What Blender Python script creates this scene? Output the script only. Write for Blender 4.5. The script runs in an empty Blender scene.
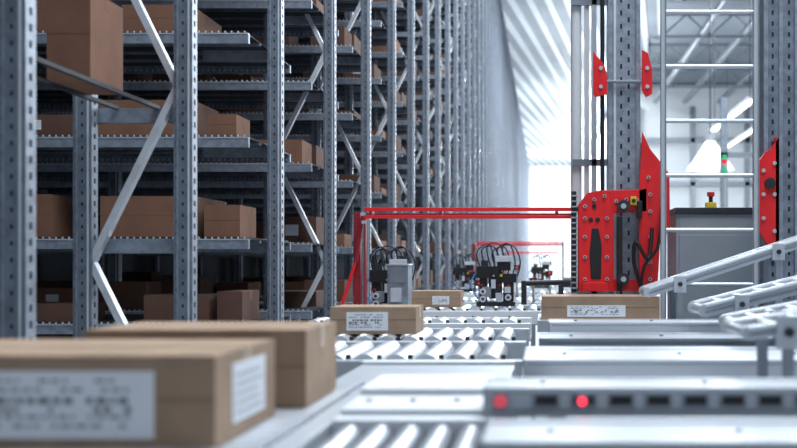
import bpy, math, random, bmesh
from mathutils import Vector
random.seed(4)
H=1.45   # eye height above floor; z values below are relative to eye height
sc=bpy.context.scene
try:
    sc.view_settings.view_transform='Standard'
    sc.view_settings.look='None'
except Exception: pass

# ---------------------------------------------------------------- materials
def mat(name,col,rough=.5,metal=0,noise=0,scale=20,emit=0,bump=0,stretch=None,col2=None):
    m=bpy.data.materials.new(name); m.use_nodes=True
    n=m.node_tree.nodes; l=m.node_tree.links; b=n['Principled BSDF']
    b.inputs['Base Color'].default_value=(*col,1); b.inputs['Roughness'].default_value=rough
    b.inputs['Metallic'].default_value=metal
    if noise or bump:
        tc=n.new('ShaderNodeTexCoord'); mp=n.new('ShaderNodeMapping'); nz=n.new('ShaderNodeTexNoise')
        l.new(tc.outputs['Object'],mp.inputs[0]); l.new(mp.outputs[0],nz.inputs['Vector'])
        if stretch: mp.inputs['Scale'].default_value=stretch
        nz.inputs['Scale'].default_value=scale; nz.inputs['Detail'].default_value=4
        if noise:
            r=n.new('ShaderNodeValToRGB'); l.new(nz.outputs['Fac'],r.inputs[0])
            c2=col2 or tuple(c*(1-noise) for c in col)
            r.color_ramp.elements[0].position=.35; r.color_ramp.elements[1].position=.65
            r.color_ramp.elements[0].color=(*c2,1); r.color_ramp.elements[1].color=(*col,1)
            l.new(r.outputs[0],b.inputs['Base Color'])
        if bump:
            bp=n.new('ShaderNodeBump'); bp.inputs['Strength'].default_value=bump; bp.inputs['Distance'].default_value=.01
            l.new(nz.outputs['Fac'],bp.inputs['Height']); l.new(bp.outputs[0],b.inputs['Normal'])
    if emit:
        b.inputs['Emission Color'].default_value=(*col,1); b.inputs['Emission Strength'].default_value=emit
    return m
M={}
M['galv']=mat('galvanised_steel',(.34,.385,.46),.4,.5,.3,25)
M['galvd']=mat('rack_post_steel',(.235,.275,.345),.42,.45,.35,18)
M['brace']=mat('brace_steel',(.70,.73,.79),.38,.35,.15,15)
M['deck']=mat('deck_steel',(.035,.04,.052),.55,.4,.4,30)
M['hole']=mat('hole_dark',(.012,.013,.016),.8)
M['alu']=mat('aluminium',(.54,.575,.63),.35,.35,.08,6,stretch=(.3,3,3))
M['alud']=mat('aluminium_dark',(.28,.31,.355),.4,.4,.12,8)  # darker aluminium tone for frames, legs, grooves and trusses
M['white']=mat('white_cover',(.74,.77,.81),.4,0,.04,5)
M['roller']=mat('roller_steel',(.58,.61,.66),.36,.7,.08,10)
M['red']=mat('red_paint',(.78,.014,.018),.4,0,.15,8)
M['redd']=mat('red_bright_bar',(.80,.02,.026),.35,0,.1,8)
M['maroon']=mat('dark_red_paint',(.30,.010,.018),.5,0,.2,8)
M['black']=mat('black_plastic',(.012,.012,.014),.45,0,.3,20)
M['dark']=mat('dark_metal',(.05,.055,.065),.4,.5,.3,20)
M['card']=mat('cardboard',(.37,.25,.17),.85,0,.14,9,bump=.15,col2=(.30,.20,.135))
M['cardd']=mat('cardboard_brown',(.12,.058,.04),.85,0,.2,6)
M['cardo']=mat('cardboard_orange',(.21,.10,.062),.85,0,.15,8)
M['tape']=mat('packing_tape',(.45,.335,.24),.3,0,.05,20)
M['label']=mat('paper_label',(.76,.78,.83),.7,0,.03,30)
M['ink']=mat('printed_ink',(.16,.16,.18),.8)
M['cab']=mat('cabinet_grey',(.30,.33,.37),.55,.2,.08,4)
M['yellow']=mat('yellow_plastic',(.75,.55,.03),.4)
M['green']=mat('green_lens',(.02,.45,.18),.3,emit=.4)
M['redl']=mat('red_led',(1,.02,.05),.3,emit=3.0)
M['redl2']=mat('red_led_dim',(.75,.08,.12),.3,emit=.45)
M['redlens']=mat('red_lens',(.8,.03,.03),.3,emit=.4)
M['lamp']=mat('lamp_glow',(1,.98,.93),.4,emit=3)
M['shade']=mat('lamp_shade',(.9,.9,.88),.4,emit=.4)
M['ceil']=mat('ceiling_sheet',(.30,.335,.38),.6,.1,.12,.6)
M['rib']=mat('ceiling_rib',(.70,.74,.79),.5,.1,.08,1)
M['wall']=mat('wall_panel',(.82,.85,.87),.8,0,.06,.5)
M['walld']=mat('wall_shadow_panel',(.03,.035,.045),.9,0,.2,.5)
M['floor']=mat('concrete_floor',(.42,.435,.45),.45,0,.2,1.5)
M['blue']=mat('blue_cable',(.1,.2,.5),.5)

# ---------------------------------------------------------------- mesh builder
class MB:
    def __init__(s): s.v=[]; s.f=[]; s.m=[]; s.mats=[]; s.sm=[]
    def mi(s,k):
        if k not in s.mats: s.mats.append(k)
        return s.mats.index(k)
    def add(s,vs,fs,k,smooth=False):
        o=len(s.v); s.v+= [tuple(v) for v in vs]; i=s.mi(k)
        for f in fs: s.f.append([a+o for a in f]); s.m.append(i); s.sm.append(smooth)
    def box(s,x0,x1,y0,y1,z0,z1,k):
        vs=[(x,y,z) for x in(x0,x1) for y in(y0,y1) for z in(z0,z1)]
        s.add(vs,[(0,1,3,2),(4,6,7,5),(0,4,5,1),(2,3,7,6),(0,2,6,4),(1,5,7,3)],k)
    def beam(s,p0,p1,w,h,k,up=(0,0,1)):
        p0=Vector(p0);p1=Vector(p1);d=(p1-p0).normalized();u=Vector(up)
        if abs(d.dot(u))>.95: u=Vector((0,1,0))
        a=d.cross(u).normalized(); b=a.cross(d).normalized()
        vs=[p+a*sa*w/2+b*sb*h/2 for p in(p0,p1) for sa in(-1,1) for sb in(-1,1)]
        s.add(vs,[(0,1,3,2),(4,6,7,5),(0,4,5,1),(2,3,7,6),(0,2,6,4),(1,5,7,3)],k)
    def cyl(s,p0,p1,r,k,n=14,r2=None):
        p0=Vector(p0);p1=Vector(p1);d=(p1-p0).normalized();u=Vector((0,0,1))
        if abs(d.dot(u))>.95: u=Vector((0,1,0))
        a=d.cross(u).normalized(); b=a.cross(d); r2=r if r2 is None else r2
        vs=[]
        for p,rr in((p0,r),(p1,r2)):
            for i in range(n):
                t=2*math.pi*i/n; vs.append(p+a*rr*math.cos(t)+b*rr*math.sin(t))
        s.add(vs,[(i,(i+1)%n,n+(i+1)%n,n+i) for i in range(n)],k,True)
        s.add(vs[:n],[tuple(range(n))],k); s.add(vs[n:],[tuple(range(n))],k)
    def prism(s,poly,y0,y1,k):
        n=len(poly); vs=[(x,y0,z) for x,z in poly]+[(x,y1,z) for x,z in poly]
        s.add(vs,[tuple(range(n)),tuple(range(n,2*n))]+[(i,(i+1)%n,n+(i+1)%n,n+i) for i in range(n)],k)
    def tube(s,pts,r,k,n=8,sub=6):
        P=[Vector(p) for p in pts]; out=[]
        for i in range(len(P)-1):
            a=P[max(i-1,0)];b=P[i];c=P[i+1];d=P[min(i+2,len(P)-1)]
            for j in range(sub):
                t=j/sub
                out.append(.5*((2*b)+(c-a)*t+(2*a-5*b+4*c-d)*t*t+(3*b-a-3*c+d)*t**3))
        out.append(P[-1])
        for i in range(len(out)-1): s.cyl(out[i],out[i+1],r,k,n)
    def done(s,name,bevel=0):
        me=bpy.data.meshes.new(name)
        xs=[v[0] for v in s.v];ys=[v[1] for v in s.v];zs=[v[2] for v in s.v]
        o=((min(xs)+max(xs))/2,(min(ys)+max(ys))/2,min(zs))
        me.from_pydata([(v[0]-o[0],v[1]-o[1],v[2]-o[2]) for v in s.v],[],s.f)
        for k in s.mats: me.materials.append(M[k])
        me.polygons.foreach_set('material_index',s.m); me.polygons.foreach_set('use_smooth',s.sm)
        me.update()
        bm=bmesh.new(); bm.from_mesh(me); bmesh.ops.recalc_face_normals(bm,faces=bm.faces); bm.to_mesh(me); bm.free()
        ob=bpy.data.objects.new(name,me); ob.location=(o[0],o[1],o[2]+H)
        bpy.context.collection.objects.link(ob)
        if bevel:
            b=ob.modifiers.new('bevel','BEVEL'); b.width=bevel; b.segments=2; b.limit_method='ANGLE'
        return ob
G=-H
CE=9.8
CT=CE-.03
# ---------------------------------------------------------------- room shell
def one(name,k,*a):
    m=MB(); m.box(*a,k); return m.done(name)
one('floor','floor',-7,26,-3,111,G-.2,G)
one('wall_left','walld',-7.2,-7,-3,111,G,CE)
one('wall_right','wall',26,26.2,-3,61,G,CE)
one('wall_far','wall',-7,4.2,111,111.2,G,CE)
one('wall_back','wall',4.2,26,60.8,61,G,CE)
one('wall_inner','wall',4,4.2,61,111,G,CE)
m=MB(); m.box(-7.2,26.2,-3,111.2,CE+.1,CE+.25,'ceil')
sl=9.0; y=-3-sl*12
while y<111:
    x0,x1=-7,5; ya=y; yb=y+(x1-x0)*sl; xa,xb=x0,x1
    if ya<-3: xa=x0+(-3-y)/sl; ya=-3
    if yb>111: xb=x0+(111-y)/sl; yb=111
    if xb>xa+.2: m.beam((xa,ya,CE+.05),(xb,yb,CE+.05),.26,.10,'rib')
    y+=6.3
m.done('ceiling')
m=MB()
for y in range(6,60,6):
    m.box(4.5,26,y,y+.15,CT-.35,CT-.2,'alud'); m.box(4.5,26,y,y+.15,CT-1.2,CT-1.1,'alud')
    x=4.5; s=0
    while x<25.5:
        m.beam((x,y+.07,CT-.3 if s else CT-1.1),(x+.9,y+.07,CT-1.1 if s else CT-.3),.06,.06,'alud'); x+=.9; s=1-s
    m.box(4.5,4.6,y,y+.1,CT-1.2,CT,'alud'); m.box(25.8,25.95,y,y+.1,CT-1.2,CT,'alud')
for x in (6,7.6,9.5,12,16): m.cyl((x,4,CT-1.0),(x,60,CT-1.0),.14,'alud')
for z in (1.5,4.2,6.6): m.box(4.3,25.9,60.5,60.75,z,z+.25,'alud')
for x in range(5,26,3): m.box(x,x+.25,60.5,60.78,G,CT-1.2,'alud')
m.done('roof_truss')

# ---------------------------------------------------------------- rack
LV=[-.905,-.333,.139,.704]+[1.28+.575*i for i in range(14)]
RT=9.35
XF,XB=-1.60,-2.045
YS=[3.30,4.86]+[6.50+1.645*i for i in range(63)]
YS=[y for y in YS if y<108.5]
DX=-4.7
def rack():
    m=MB(); w=.082
    for i,y in enumerate(YS):
        posts=[XF]
        if i!=2: posts.append(XB)
        if i>=2 and i<12: posts+=[-3.2,DX+.05]
        for x in posts:
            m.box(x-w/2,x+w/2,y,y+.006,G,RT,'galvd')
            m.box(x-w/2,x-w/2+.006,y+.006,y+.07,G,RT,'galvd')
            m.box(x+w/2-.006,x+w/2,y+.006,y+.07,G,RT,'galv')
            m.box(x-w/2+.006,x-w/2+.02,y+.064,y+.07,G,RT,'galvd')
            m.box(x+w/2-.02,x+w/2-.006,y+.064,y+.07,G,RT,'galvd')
            m.box(x-w/2+.012,x-w/2+.020,y-.004,y,G,RT,'galv')
            m.box(x+w/2-.020,x+w/2-.012,y-.004,y,G,RT,'brace')
            m.box(x-.09,x+.09,y-.03,y+.10,G,G+.012,'galvd')
            if y<26 and x>-3:
                z=-.5; top=min(RT,.25*y+.1)
                while z<top:
                    if y<16:
                        m.box(x-.004,x+.004,y-.0015,y,z,z+.014,'hole')
                        m.box(x-.032,x-.028,y-.0015,y,z+.02,z+.034,'hole')
                    m.box(x+w/2,x+w/2+.0015,y+.028,y+.042,z,z+.022,'hole')
                    z+=.05
        if i%2==1 or i>=4 or i==0:
            frontfirst=(i in(1,)) or (i>3 and i%2==0)
            z=-.78; s=0 if frontfirst else 1
            if i==0: z=-.87; s=1
            while z<RT-.9:
                a=(XF-.03,y+.035); b=(XB+.03,y+.035)
                if s: a,b=b,a
                m.beam((a[0],a[1],z),(b[0],b[1],z+.78),.03,.046,'brace',up=(0,1,0))
                m.cyl((a[0],a[1]-.022,z),(a[0],a[1]-.014,z),.012,'alu',8)
                z+=.78; s=1-s
        for z in (LV if i>1 else [.115,.70,1.30]):
            m.box(XB,XF,y+.072,y+.112,z-.075,z-.009,'galv')
        if i>=2:
            xl=DX if i<12 else -2.9
            ya,yb=y-.40,y+.62
            for z in LV:
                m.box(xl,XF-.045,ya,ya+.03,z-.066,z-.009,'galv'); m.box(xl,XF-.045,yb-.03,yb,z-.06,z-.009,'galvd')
                m.box(xl,XF-.045,ya-.004,ya,z-.016,z-.009,'alu')
                if i<7 and z<.28*y:
                    x=XF-.06
                    while x>xl:
                        m.box(x-.012,x,ya,yb,z-.008,z,'deck'); m.box(x-.010,x-.002,ya-.006,ya,z-.009,z+.002,'brace')
                        m.box(x-.008,x-.003,yb-.032,yb-.030,z-.05,z-.035,'brace'); x-=.036
                    m.box(xl,XF-.05,ya+.03,yb-.03,z-.014,z-.008,'deck')  # solid sheet added under the wires to block light inside the rack
                    for q in(.25,.5,.75): m.box(xl,XF-.045,ya+(yb-ya)*q,ya+(yb-ya)*q+.02,z-.03,z-.014,'galvd')
                else: m.box(xl,XF-.045,ya,yb,z-.006,z,'deck')
    for x in(-1.93,-1.745): m.box(x,x+.02,3.37,4.93,.684,.70,'deck')
    # added dark sheet behind the deep part of the rack keeps it in shade
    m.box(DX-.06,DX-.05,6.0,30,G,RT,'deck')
    for x in(XF,XB): m.box(x-.03,x+.03,YS[0],YS[-1]+.1,RT,RT+.05,'galv')
    return m.done('storage_rack')
rack()

# ---------------------------------------------------------------- cartons
def label(m,x0,x1,z0,z1,y,rows=6):
    m.box(x0,x1,y-.0012,y,z0,z1,'label')
    w=x1-x0; h=z1-z0
    for r in range(rows):
        zz=z1-h*(.12+.8*r/rows); x=x0+w*.06; big=(r in(2,3))
        while x<x1-w*.15:
            ww=w*random.uniform(.02,.07)
            if random.random()<.72: m.box(x,min(x+ww,x1-w*.05),y-.002,y-.0012,zz-h*(.10 if big else .045),zz,'ink')
            x+=ww+w*.022
def carton(x0,x1,y0,y1,z0,h,k='card',lab=None,sidelab=False,tape=True):
    m=MB(); m.box(x0,x1,y0,y1,z0,z0+h,k)
    if tape:
        tk='tape' if k=='card' else 'cardo'
        yc=(y0+y1)/2; m.box(x0-.0008,x1+.0008,yc-.024,yc+.024,z0+h,z0+h+.0008,tk)
        m.box(x1,x1+.0008,yc-.024,yc+.024,z0+h-.05,z0+h,tk)
        m.box(x0+.004,x1-.004,y0+.004,y0+.006,z0+h,z0+h+.0006,'cardd')
        m.box(x0,x1,y0-.0006,y0,z0+h*.52,z0+h*.52+.002,'cardd')
    if lab: label(m,*lab,y0)
    if sidelab:
        ya,yb=y0+(y1-y0)*.25,y0+(y1-y0)*.8
        m.box(x1,x1+.0012,ya,yb,z0+h*.15,z0+h*.85,'label')
        for q in range(5): m.box(x1+.0012,x1+.002,ya+.02,yb-.02-.02*(q%3),z0+h*(.25+.11*q),z0+h*(.275+.11*q),'alud')
    return m.done('cardboard_box',.003)
ZC=-.32
carton(-1.20,-.57,1.90,2.32,ZC,.158,lab=(-.965,-.675,-.305,-.188),sidelab=True)
carton(-1.02,-.528,2.43,2.78,ZC,.17)
carton(-.958,-.575,4.90,5.20,ZC,.12,lab=(-.885,-.70,-.305,-.222))
carton(-.96,-.60,7.80,8.10,ZC,.115,lab=(-.80,-.68,-.30,-.24))
carton(-.02,.600,5.75,6.20,-.30,.12,lab=(.115,.42,-.285,-.225))
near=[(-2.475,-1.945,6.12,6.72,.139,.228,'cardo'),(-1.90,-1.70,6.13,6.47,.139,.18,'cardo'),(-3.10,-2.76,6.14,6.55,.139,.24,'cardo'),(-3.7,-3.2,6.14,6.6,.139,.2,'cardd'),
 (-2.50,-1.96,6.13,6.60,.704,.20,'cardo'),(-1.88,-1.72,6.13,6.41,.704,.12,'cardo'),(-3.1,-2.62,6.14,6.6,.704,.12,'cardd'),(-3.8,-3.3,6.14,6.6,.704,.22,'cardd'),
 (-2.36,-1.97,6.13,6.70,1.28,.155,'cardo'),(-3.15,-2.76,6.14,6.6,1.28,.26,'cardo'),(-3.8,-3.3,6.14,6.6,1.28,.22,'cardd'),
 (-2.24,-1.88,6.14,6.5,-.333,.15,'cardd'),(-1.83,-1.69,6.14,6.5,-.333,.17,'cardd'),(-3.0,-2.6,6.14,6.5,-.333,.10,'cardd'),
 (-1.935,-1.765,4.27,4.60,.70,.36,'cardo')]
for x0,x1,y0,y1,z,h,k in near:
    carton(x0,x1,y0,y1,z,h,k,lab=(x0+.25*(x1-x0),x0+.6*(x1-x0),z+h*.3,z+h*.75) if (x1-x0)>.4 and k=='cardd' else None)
m=MB()
for i,y in enumerate(YS):
    if i<2: continue
    for z in LV:
        if i==2 and -.5<z<1.4: continue
        if z>.32*y+1.5 and y<25: continue
        if z>8.9: continue
        xl=-4.2 if i<8 else -2.6
        for yo in ((-.36,.1),(.12,.56)):
            x=-1.72
            while x>xl:
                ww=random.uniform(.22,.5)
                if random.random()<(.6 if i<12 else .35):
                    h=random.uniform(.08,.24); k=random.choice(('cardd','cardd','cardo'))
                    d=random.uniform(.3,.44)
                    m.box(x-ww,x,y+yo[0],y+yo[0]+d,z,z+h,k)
                    if random.random()<.35: m.box(x-ww*.7,x-ww*.4,y+yo[0]-.001,y+yo[0],z+h*.3,z+h*.7,'label')
                x-=ww+random.uniform(.03,.3)
m.done('stored_cartons')

# ---------------------------------------------------------------- conveyors
def legs(m,xs,ys,z,k='alud'):
    for x in xs:
        for y in ys: m.box(x-.02,x+.02,y-.02,y+.02,G,z,k); m.box(x-.05,x+.05,y-.05,y+.05,G,G+.01,k)
m=MB()
y=1.3
while y<3.0:
    m.cyl((-1.24,y,ZC-.0235),(-.50,y,ZC-.0235),.0235,'roller',16); y+=.06
for x in(-1.27,-.47): m.box(x-.025,x+.025,1.25,3.05,ZC-.10,ZC-.012,'alu')
legs(m,(-1.27,-.50),(1.4,2.9),ZC-.1); m.done('roller_conveyor',.002)
m=MB(); x=-.40
while x<-.14:
    m.cyl((x,1.55,-.357),(x,2.26,-.357),.024,'roller',18); m.cyl((x,1.54,-.357),(x,2.28,-.357),.008,'dark',8); x+=.062
m.box(-.44,-.12,2.27,2.33,-.43,-.325,'white'); m.box(-.44,-.12,1.48,1.54,-.43,-.345,'alu')
m.box(-.44,-.12,1.54,2.27,-.43,-.42,'alud'); legs(m,(-.39,-.17),(1.53,2.27),-.43); m.done('roller_conveyor',.002)
m=MB()
m.box(-.44,-.13,2.36,2.60,-.40,-.315,'white'); m.box(-.44,-.13,2.62,2.95,-.40,-.30,'white')
m.box(-.44,-.16,2.95,3.0,-.42,-.33,'alud')
m.box(-.60,-.10,3.07,3.58,-.40,-.335,'alu'); m.box(-.60,-.10,3.60,3.66,-.45,-.325,'white')
for x in(-.40,-.3,-.2): m.cyl((x,2.5,-.316),(x,2.5,-.311),.008,'dark',10)
legs(m,(-.38,-.18),(2.42,2.9,3.5),-.4); m.done('conveyor_cover_plate',.003)
def lane(x0,x1,y0,y1,z,pitch=.1,r=.036,front='alu'):
    m=MB(); x=x0+r+.02
    while x<x1-r:
        m.cyl((x,y0+.035,z-r),(x,y1-.035,z-r),r,'roller',18); 
        m.cyl((x,y0+.03,z-r),(x,y1-.03,z-r),.01,'dark',8)
        m.box(x+pitch/2-.009,x+pitch/2+.009,y0+.03,y0+.034,z-.04,z-.002,'black')
        x+=pitch
    m.box(x0,x1,y0-.03,y0+.03,z-.11,z-.018,front); m.box(x0,x1,y1-.03,y1+.03,z-.11,z-.008,front)
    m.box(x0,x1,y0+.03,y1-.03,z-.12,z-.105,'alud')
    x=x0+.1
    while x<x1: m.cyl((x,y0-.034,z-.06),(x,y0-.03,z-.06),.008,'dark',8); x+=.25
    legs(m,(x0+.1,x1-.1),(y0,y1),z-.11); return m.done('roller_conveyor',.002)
lane(-1.35,-.08,3.80,4.55,-.32,.108,.05)
lane(-1.35,-.08,4.72,5.45,-.32,.1,.044)
lane(-1.35,-.08,6.1,6.5,-.32,.1,.036,'white')
lane(-1.35,.3,7.65,8.45,-.32,.1,.036,'white')
lane(-1.30,.5,9.4,10.2,-.32,.1,.036,'white')
lane(-1.30,.5,12,13,-.33,.12,.04,'white')
lane(-1.30,.8,15.5,17,-.33,.12,.04,'white')
def rlane(x0,x1,yf,depth,zt,hh,k='alu',slot=False):
    m=MB()
    m.box(x0,x1,yf,yf+depth,zt-hh,zt,k)
    m.box(x0+.01,x1,yf-.004,yf,zt-hh*.80,zt-hh*.72,'alud'); m.box(x0+.01,x1,yf-.003,yf,zt-hh*.2,zt-hh*.14,'alud')
    m.box(x0-.004,x0,yf,yf+depth,zt-hh,zt,'alud')
    m.box(x0+.0,x1,yf+depth*.72,yf+depth*.76,zt,zt+.002,'alud')
    x=x0+.12
    while x<x1: m.cyl((x,yf+depth*.4,zt),(x,yf+depth*.4,zt+.004),.007,'dark',10); x+=.35
    if slot:
        x=0.0
        while x<x1-.1:
            m.box(x-.02,x+.025,yf-.006,yf-.004,zt-.036,zt-.016,'black'); m.box(x-.026,x+.031,yf-.005,yf-.003,zt-.041,zt-.011,'alud'); x+=.078
        for x,r,lk in((-.093,.014,'redl2'),(.077,.008,'redl')):
            m.cyl((x,yf-.012,zt-.027),(x,yf-.004,zt-.027),r+.004,'alud',18); m.cyl((x,yf-.016,zt-.027),(x,yf-.012,zt-.027),r,lk,18)
    legs(m,(x0+.15,x1-.2),(yf+.05,yf+depth-.05),zt-hh); return m.done('sensor_rail' if slot else 'conveyor_side_frame',.003)
rlane(-.125,2.2,2.30,.20,-.262,.062,'alu',True)
rlane(-.11,2.2,1.93,.29,-.315,.12,'alu')
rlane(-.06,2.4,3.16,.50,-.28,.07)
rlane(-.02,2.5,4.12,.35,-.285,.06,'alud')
rlane(.02,2.6,4.95,.30,-.27,.07,'alu')
m=MB()
m.box(-.06,2.4,3.70,4.06,-.37,-.335,'alud'); m.box(0,2.5,4.5,4.9,-.36,-.32,'white'); m.box(.0,2.4,2.55,3.12,-.40,-.36,'white')
m.box(-.04,.61,5.66,6.4,-.36,-.30,'alu'); m.box(.02,2.6,5.29,5.60,-.40,-.33,'alud')
for x in (.1,.5): m.box(x,x+.004,5.66,6.4,-.30,-.298,'alud')
legs(m,(.1,.55),(2.7,3.9,4.7,5.4,6.3),-.37); m.done('belt_conveyor',.002)

def incline(p0,p1,y0,wd,th,base,n=10):
    m=MB(); (xa,za),(xb,zb)=p0,p1
    for y in(y0,y0+wd):
        m.beam((xa,y,za),(xb,y,zb),.035,th,'alu'); m.beam((xa,y-.019,za-th*.1),(xb,y-.019,zb-th*.1),.004,th*.2,'alud')
        m.beam((xa,y-.021,za+th*.34),(xb,y-.021,zb+th*.34),.006,th*.2,'white')
        m.cyl((xa,y-.02,za),(xa,y+.02,za),th*.5,'alu',16)
    for i in range(n+1):
        t=i/n; x=xa+(xb-xa)*t; z=za+(zb-za)*t
        m.cyl((x,y0+.017,z),(x,y0+wd-.017,z),th*.38,'roller',14)
    m.beam((xa,y0+wd/2,za-th*.3),(xb,y0+wd/2,zb-th*.3),wd-.05,.01,'alu')
    for t in(.12,.5,.92):
        x=xa+(xb-xa)*t; z=za+(zb-za)*t
        for y in(y0-.02,y0+wd+.02):
            m.box(x-.014,x+.014,y-.01,y+.01,base,z,'alud')
        m.box(x-.03,x+.03,y0-.032,y0-.022,z-.05,z+.03,'alu'); m.cyl((x,y0-.04,z-.01),(x,y0-.032,z-.01),.012,'dark',10)
    return m.done('inclined_conveyor',.002)
incline((.50,-.145),(1.75,.265),5.33,.25,.05,-.33,n=18)
incline((.66,-.20),(1.9,.11),4.55,.32,.055,-.32,n=14)
incline((.66,-.215),(1.7,-.02),3.74,.28,.05,-.335,n=14)
incline((.50,-.175),(1.3,-.06),2.72,.28,.035,-.36,n=10)

# ---------------------------------------------------------------- lift mast (Y about 6.6)
m=MB()
m.box(.378,.570,6.60,6.78,G,CT,'galv')
for x in(.378,.545): m.box(x,x+.025,6.585,6.60,G,CT,'galv')
z=-.6
while z<3: 
    m.box(.45,.462,6.5985,6.60,z,z+.03,'hole'); m.box(.495,.507,6.5985,6.60,z+.04,z+.07,'hole'); z+=.08
m.box(.41,.425,6.59,6.60,G,CT,'brace')
m.cyl((.195,6.9,G),(.195,6.9,CT),.034,'white',20)
m.box(.245,.275,6.86,6.92,G,CT,'white'); m.box(.290,.320,6.84,6.92,G,CT,'brace')
for z in (-.2,.6,1.6,3.2,5.5,8): m.box(.17,.40,6.84,6.87,z,z+.04,'alud')
m.cyl((.342,6.58,.38),(.342,6.58,CT),.013,'black',10)
m.box(.1,.65,6.55,7.0,G,G+.02,'alud')
m.done('lift_mast')

def hol(m,x,z,y,r): m.cyl((x,y-.004,z),(x,y,z),r,'hole',14); 
m=MB()
m.prism([(.195,.34),(.25,.41),(.32,.425),(.375,.425),(.405,.29),(.405,-.17),(.20,-.17)],6.50,6.53,'red')
m.prism([(.375,.425),(.57,.43),(.60,.44),(.60,.30),(.405,.29)],6.50,6.53,'red')
m.prism([(.555,.43),(.575,.77),(.62,.67),(.70,.57),(.735,.52),(.738,.20),(.68,.13),(.665,-.13),(.60,-.17),(.555,-.17)],6.50,6.53,'red')
m.box(.195,.21,6.53,6.58,-.17,.34,'red'); m.box(.36,.375,6.53,6.58,-.17,.42,'red'); m.box(.575,.59,6.53,6.75,-.17,.72,'red')
m.box(.405,.555,6.51,6.53,-.17,-.10,'red')
m.box(.22,.37,6.46,6.50,-.17,-.12,'red')
for x,z in((.235,.33),(.29,.37),(.35,.39),(.235,.26),(.235,.15),(.235,.03),(.235,-.10),(.365,.26),(.365,.15),(.365,.03),(.365,-.1),
           (.62,.4),(.70,.4),(.62,.3),(.70,.3),(.61,.5),(.62,.15),(.62,0),(.62,-.1),(.42,.36),(.54,.37),(.48,.37)):
    m.cyl((x,6.49,z),(x,6.50,z),.011,'alu',10); m.cyl((x,6.486,z),(x,6.49,z),.006,'dark',8)
for x,z in((.29,.33),(.27,.25),(.31,.25),(.29,-.14)): hol(m,x,z,6.499,.014)
m.prism([(.275,.20),(.315,.20),(.335,.1),(.33,-.10),(.27,-.10),(.262,.05)],6.496,6.50,'hole')
m.box(.425,.455,6.47,6.53,-.17,.27,'black')
for z in(.33,-.1):
    m.cyl((.46,6.46,z),(.46,6.50,z),.036,'dark',20); m.cyl((.46,6.45,z),(.46,6.46,z),.016,'alu',16)
m.box(.50,.535,6.44,6.5,.335,.385,'yellow'); m.cyl((.518,6.43,.36),(.518,6.44,.36),.012,'black',14)
m.box(.54,.57,6.45,6.5,.26,.36,'black')
m.tube([(.63,6.47,.2),(.60,6.42,.02),(.53,6.42,.12),(.52,6.45,.0),(.56,6.46,-.18),(.45,6.5,-.22)],.012,'black')
m.tube([(.69,6.47,.36),(.66,6.42,.1),(.58,6.42,-.02),(.56,6.44,-.15)],.01,'black')
m.box(.155,.185,6.5,6.56,-.2,.42,'dark')
for i in range(19): m.box(.150,.190,6.49,6.50,-.19+i*.032,-.18+i*.032,'alud')
m.box(.185,.20,6.5,6.6,.30,.33,'dark')
m.prism([(.285,1.25),(.35,1.17),(.365,1.12),(.37,1.0),(.30,.98),(.285,1.0)],6.52,6.55,'red')
m.prism([(.575,1.26),(.61,1.24),(.635,1.14),(.635,1.0),(.60,.98),(.575,1.02)],6.52,6.55,'red')
m.box(.36,.58,6.55,6.58,1.07,1.085,'alud')
for x in(.33,.605):
    for z in(1.04,1.15): m.cyl((x,6.51,z),(x,6.52,z),.012,'alu',10)
m.done('lift_carriage',.002)
def arm(y,x0,x1,full=True):
    m=MB()
    m.box(x0,x1,y,y+.03,.308,.33,'redd'); m.box(x0,x1,y-.02,y+.01,.262,.282,'redd')
    m.box(x0,x1,y+.10,y+.13,.285,.30,'maroon')
    for x in(x0+.03,x0+.45,x1-.1): m.box(x,x+.02,y-.01,y+.10,.282,.308,'maroon')
    m.beam((x0-.01,y+.02,.28),(x0-.05,y+.02,.0),.02,.03,'maroon',up=(0,1,0))
    m.beam((x0-.047,y+.02,.02),(x0-.15,y+.02,-.30),.02,.02,'red',up=(0,1,0))
    m.box(x0-.07,x0-.03,y+.05,y+.10,G,.30,'maroon'); m.box(x0+.0,x0+.010,y,y+.05,-.3,.26,'maroon')
    m.box(x0-.18,x0+.05,y-.05,y+.15,G,G+.012,'dark'); m.box(x0-.17,x0-.13,y,y+.05,G,-.28,'dark')
    for z in(.29,.24): m.cyl((x0-.0,y-.028,z),(x0-.0,y-.02,z),.012,'alu',10)
    if not full:
        m.box(x1+.0,x1+.03,y,y+.08,G,.33,'dark'); m.box(x1-.05,x1+.1,y-.05,y+.1,G,G+.01,'dark')
    return m.done('crane_arm',.002)
arm(6.62,-1.09,.16)
arm(17.6,-1.10,.27,full=False)
arm(34,-1.2,.4,full=False)

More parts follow.
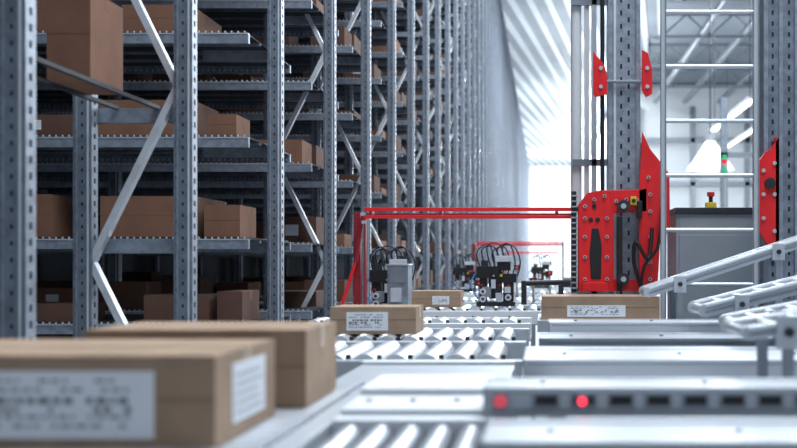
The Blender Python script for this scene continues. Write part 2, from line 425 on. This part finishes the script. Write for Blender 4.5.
# ---------------------------------------------------------------- grippers / handling robots
def robot(x,y,s=1,base=-.32):
    m=MB()
    def B(a,b,c,d,e,f,k): m.box(x+a*s,x+b*s,y+c*s,y+d*s,base+e*s,base+f*s,k)
    B(-.13,.13,0,.2,0,.03,'dark'); B(-.11,-.06,.02,.16,.03,.2,'black'); B(.05,.12,.02,.16,.03,.16,'black')
    B(-.05,.04,.04,.14,.05,.24,'dark'); B(-.13,.02,.0,.1,.19,.27,'black'); B(-.02,.14,.01,.12,.16,.22,'black')
    B(-.09,-.03,-.02,.0,.06,.13,'alud'); B(.0,.04,-.02,.04,.03,.09,'alu'); B(.06,.1,-.015,.02,.09,.13,'brace')
    B(.01,.10,.02,.12,.24,.33,'black'); B(.0,.11,.0,.02,.3,.34,'brace'); B(-.10,-.05,.02,.09,.27,.31,'dark'); B(-.03,.0,-.015,0,.12,.18,'brace')
    for a,b in((-.085,.10),(-.085,.05),(.085,.06)):
        m.cyl((x+a*s,y-.03*s,base+b*s),(x+a*s,y,base+b*s),.022*s,'brace',14); m.cyl((x+a*s,y-.034*s,base+b*s),(x+a*s,y-.03*s,base+b*s),.010*s,'dark',10)
    for a in(-.1,.02,.08): B(a,a+.012,-.022,0,.137,.147,'red')
    B(-.018,-.008,-.022,0,.2,.21,'alu'); B(.03,.045,-.022,0,.2,.215,'yellow')
    for i in range(6):
        a=-.1+.035*i
        m.tube([(x+a*s,y+.05*s,base+.24*s),(x+(a-.03)*s,y+.04*s,base+(.36+.02*(i%3))*s),(x+(a+.05)*s,y+.03*s,base+(.42-.02*(i%2))*s),(x+(a+.09)*s,y+.04*s,base+.3*s),(x+(a+.07)*s,y+.05*s,base+.2*s)],.005*s,'black' if i%2 else 'dark',6)
    m.tube([(x-.12*s,y+.1*s,base+.25*s),(x-.17*s,y+.05*s,base+.15*s),(x-.12*s,y,base+.05*s)],.006*s,'blue',6)
    return m.done('gripper_robot',.0015)
robot(-.36,8.0,1.08)
robot(-1.02,7.2,1.0)
robot(-.05,14,1.0,-.33)
robot(-.9,12.3,1.0,-.33)
m=MB(); m.box(-.99,-.86,6.9,7.1,-.30,-.02,'galv'); m.box(-.98,-.87,6.893,6.9,-.13,-.04,'alud'); m.box(-.97,-.90,6.89,6.895,-.25,-.16,'brace'); m.box(-.95,-.93,6.94,6.96,G,-.30,'alud'); m.box(-.995,-.855,6.89,7.11,-.02,-.01,'alu'); m.box(-.98,-.96,6.95,6.97,G,-.3,'alud'); m.done('control_box',.003)
m=MB(); m.cyl((-.18,8.3,-.16),(.14,8.3,-.15),.022,'black',14); m.cyl((.14,8.3,-.15),(.20,8.3,-.15),.04,'dark',16); m.box(.10,.14,8.28,8.32,-.32,-.15,'dark'); m.box(-.18,-.14,8.26,8.3,-.32,-.14,'dark'); m.done('pneumatic_cylinder')
def sensor(x,y,h):
    m=MB(); m.box(x-.01,x+.01,y,y+.02,-.34,-.34+h,'alud'); m.box(x-.03,x+.03,y-.01,y+.03,-.34+h,-.34+h+.05,'black'); m.cyl((x,y-.014,-.315+h),(x,y-.01,-.315+h),.012,'redlens',12)
    m.box(x-.02,x+.02,y-.01,y+.03,G,-.34,'alud'); m.done('light_sensor',.001)
sensor(-.10,9.2,.16); sensor(.05,11.6,.2); sensor(-.55,9.2,.14); sensor(.05,15.2,.3); sensor(-.3,11.7,.26)

# ---------------------------------------------------------------- ladder
m=MB()
for x in(.622,1.12): m.box(x,x+.028,5.90,5.95,G,3.4,'alu'); m.box(x+.02,x+.028,5.895,5.90,G,3.4,'alud')
z=.173-.2935*5
while z<3.4: m.cyl((.645,5.925,z),(1.125,5.925,z),.0115,'alu',12); z+=.2935
for x in(.622,1.12): m.box(x-.008,x+.06,5.86,5.98,G,G+.012,'alud')
m.done('ladder',.002)
m=MB()
m.box(1.20,1.40,6.05,6.17,G,CT,'galvd'); m.box(1.20,1.222,6.035,6.05,G,CT,'galv'); m.box(1.37,1.40,6.035,6.05,G,CT,'galv'); m.box(1.285,1.305,6.04,6.05,G,CT,'galv')
z=-.5
while z<2.8: m.box(1.245,1.257,6.0485,6.05,z,z+.025,'hole'); m.box(1.335,1.347,6.0485,6.05,z,z+.025,'hole'); z+=.06
m.box(1.18,1.46,6.02,6.2,G,G+.015,'alud')
m.prism([(1.275,.68),(1.275,.07),(1.23,.07),(1.165,.17),(1.165,.55),(1.20,.60),(1.225,.61)],6.0,6.035,'red')
m.box(1.258,1.275,6.0,6.05,.07,.68,'red')
for x,z in((1.19,.5),(1.19,.37),(1.19,.24),(1.25,.54),(1.25,.37),(1.25,.17)): m.cyl((x,5.99,z),(x,6.0,z),.011,'alu',10)
m.cyl((1.225,5.98,.43),(1.225,6.0,.43),.03,'dark',16)
m.done('lift_mast')
m=MB()
m.box(.76,1.32,6.40,6.85,G,.28,'cab'); m.box(.755,1.34,6.38,6.87,.28,.318,'dark'); m.box(.78,1.30,6.393,6.40,-.12,.16,'cab'); m.box(.78,1.30,6.395,6.40,.19,.26,'cab')
m.box(.94,1.0,6.42,6.47,.318,.35,'yellow'); m.cyl((.97,6.445,.35),(.97,6.445,.385),.012,'black'); m.cyl((.97,6.445,.385),(.97,6.445,.41),.022,'red')
m.done('control_cabinet',.004)
def tower(x,y,z):
    m=MB(); m.cyl((x,y,G),(x,y,z),.02,'alu',12)
    for i,k in enumerate(('green','alu','redlens','green')): m.cyl((x,y,z+.055*i),(x,y,z+.055*i+.05),.032,k,16)
    m.cyl((x,y,z+.22),(x,y,z+.235),.034,'dark',16); m.cyl((x,y,G),(x,y,G+.02),.1,'dark',16); m.done('signal_tower_light')
tower(1.80,9.0,.93); tower(2.20,13.5,1.10)
def strip(x,y0,y1,z):
    m=MB(); m.box(x-.12,x+.12,y0,y1,z,z+.08,'alu'); m.box(x-.09,x+.09,y0+.05,y1-.05,z-.02,z,'lamp')
    for y in(y0+.4,y1-.4): m.cyl((x,y,z+.08),(x,y,CT),.012,'dark',8)
    m.done('fluorescent_light')
strip(5.1,27,33.5,4); strip(8.2,27,37,5.2); strip(8.2,40,50,5.2)
m=MB(); m.cyl((4.5,30,2.5),(4.5,30,3.3),.65,'shade',24,.12); m.cyl((4.5,30,3.3),(4.5,30,3.5),.12,'alu'); m.cyl((4.5,30,3.5),(4.5,30,CT),.02,'dark',8); m.done('pendant_lamp')
m=MB()
for x in(3.2,4.6,6.2,8.4,10.5):
    m.box(x,x+.12,20,20.12,G,3.0,'galv')
m.box(3.2,10.6,20,20.1,.6,.72,'alu'); m.box(3.2,10.6,20,20.1,1.9,2.0,'alud'); m.box(3.2,10.6,20,20.1,-.1,0,'alu')
m.box(3.4,10.5,20.2,20.3,-1,0.5,'cab'); m.box(3.4,10.5,20.2,20.3,G,-1,'dark')
m.done('mezzanine_frame')

# ---------------------------------------------------------------- lights
def area(x,y,z,sx,sy,p,col=(.86,.94,1),rot=(0,0,0)):
    L=bpy.data.lights.new('hall_lamp','AREA'); L.shape='RECTANGLE'; L.size=sx; L.size_y=sy; L.energy=p; L.color=col
    o=bpy.data.objects.new('hall_lamp',L); o.location=(x,y,z+H); o.rotation_euler=rot; bpy.context.collection.objects.link(o)
area(1.2,3.5,7.0,3,5,820)
area(1.3,14,8.8,2.5,12,1700)
area(1.3,31,9.2,2,14,2000)
area(8,12,9.0,4,12,1200)
area(9,38,8.4,6,20,6000)
area(3.2,80,9.4,.8,50,5000)
for y,p in((46,1300),(64,1700),(82,2000),(100,5500)):  # added fill lights, not real fittings; brighten the ceiling and far aisle
    L=bpy.data.lights.new('fill_point','POINT'); L.energy=p; L.shadow_soft_size=.25; L.color=(.88,.95,1)
    o=bpy.data.objects.new('fill_point',L); o.location=(3.1 if y<60 else 3.4,y,(4.5 if y<90 else 2.5)+H); bpy.context.collection.objects.link(o)
w=bpy.data.worlds.new('World'); sc.world=w; w.use_nodes=True
w.node_tree.nodes['Background'].inputs[0].default_value=(.70,.84,1,1); w.node_tree.nodes['Background'].inputs[1].default_value=.33

cam=bpy.data.cameras.new('Camera'); co=bpy.data.objects.new('Camera',cam); bpy.context.collection.objects.link(co)
co.location=(0,0,H); co.rotation_euler=(math.radians(90),0,0)
cam.sensor_width=36; cam.lens=49.7; cam.shift_x=-.184; cam.shift_y=.048; cam.clip_end=300
cam.dof.use_dof=True; cam.dof.focus_distance=6.6; cam.dof.aperture_fstop=2.2
sc.camera=co
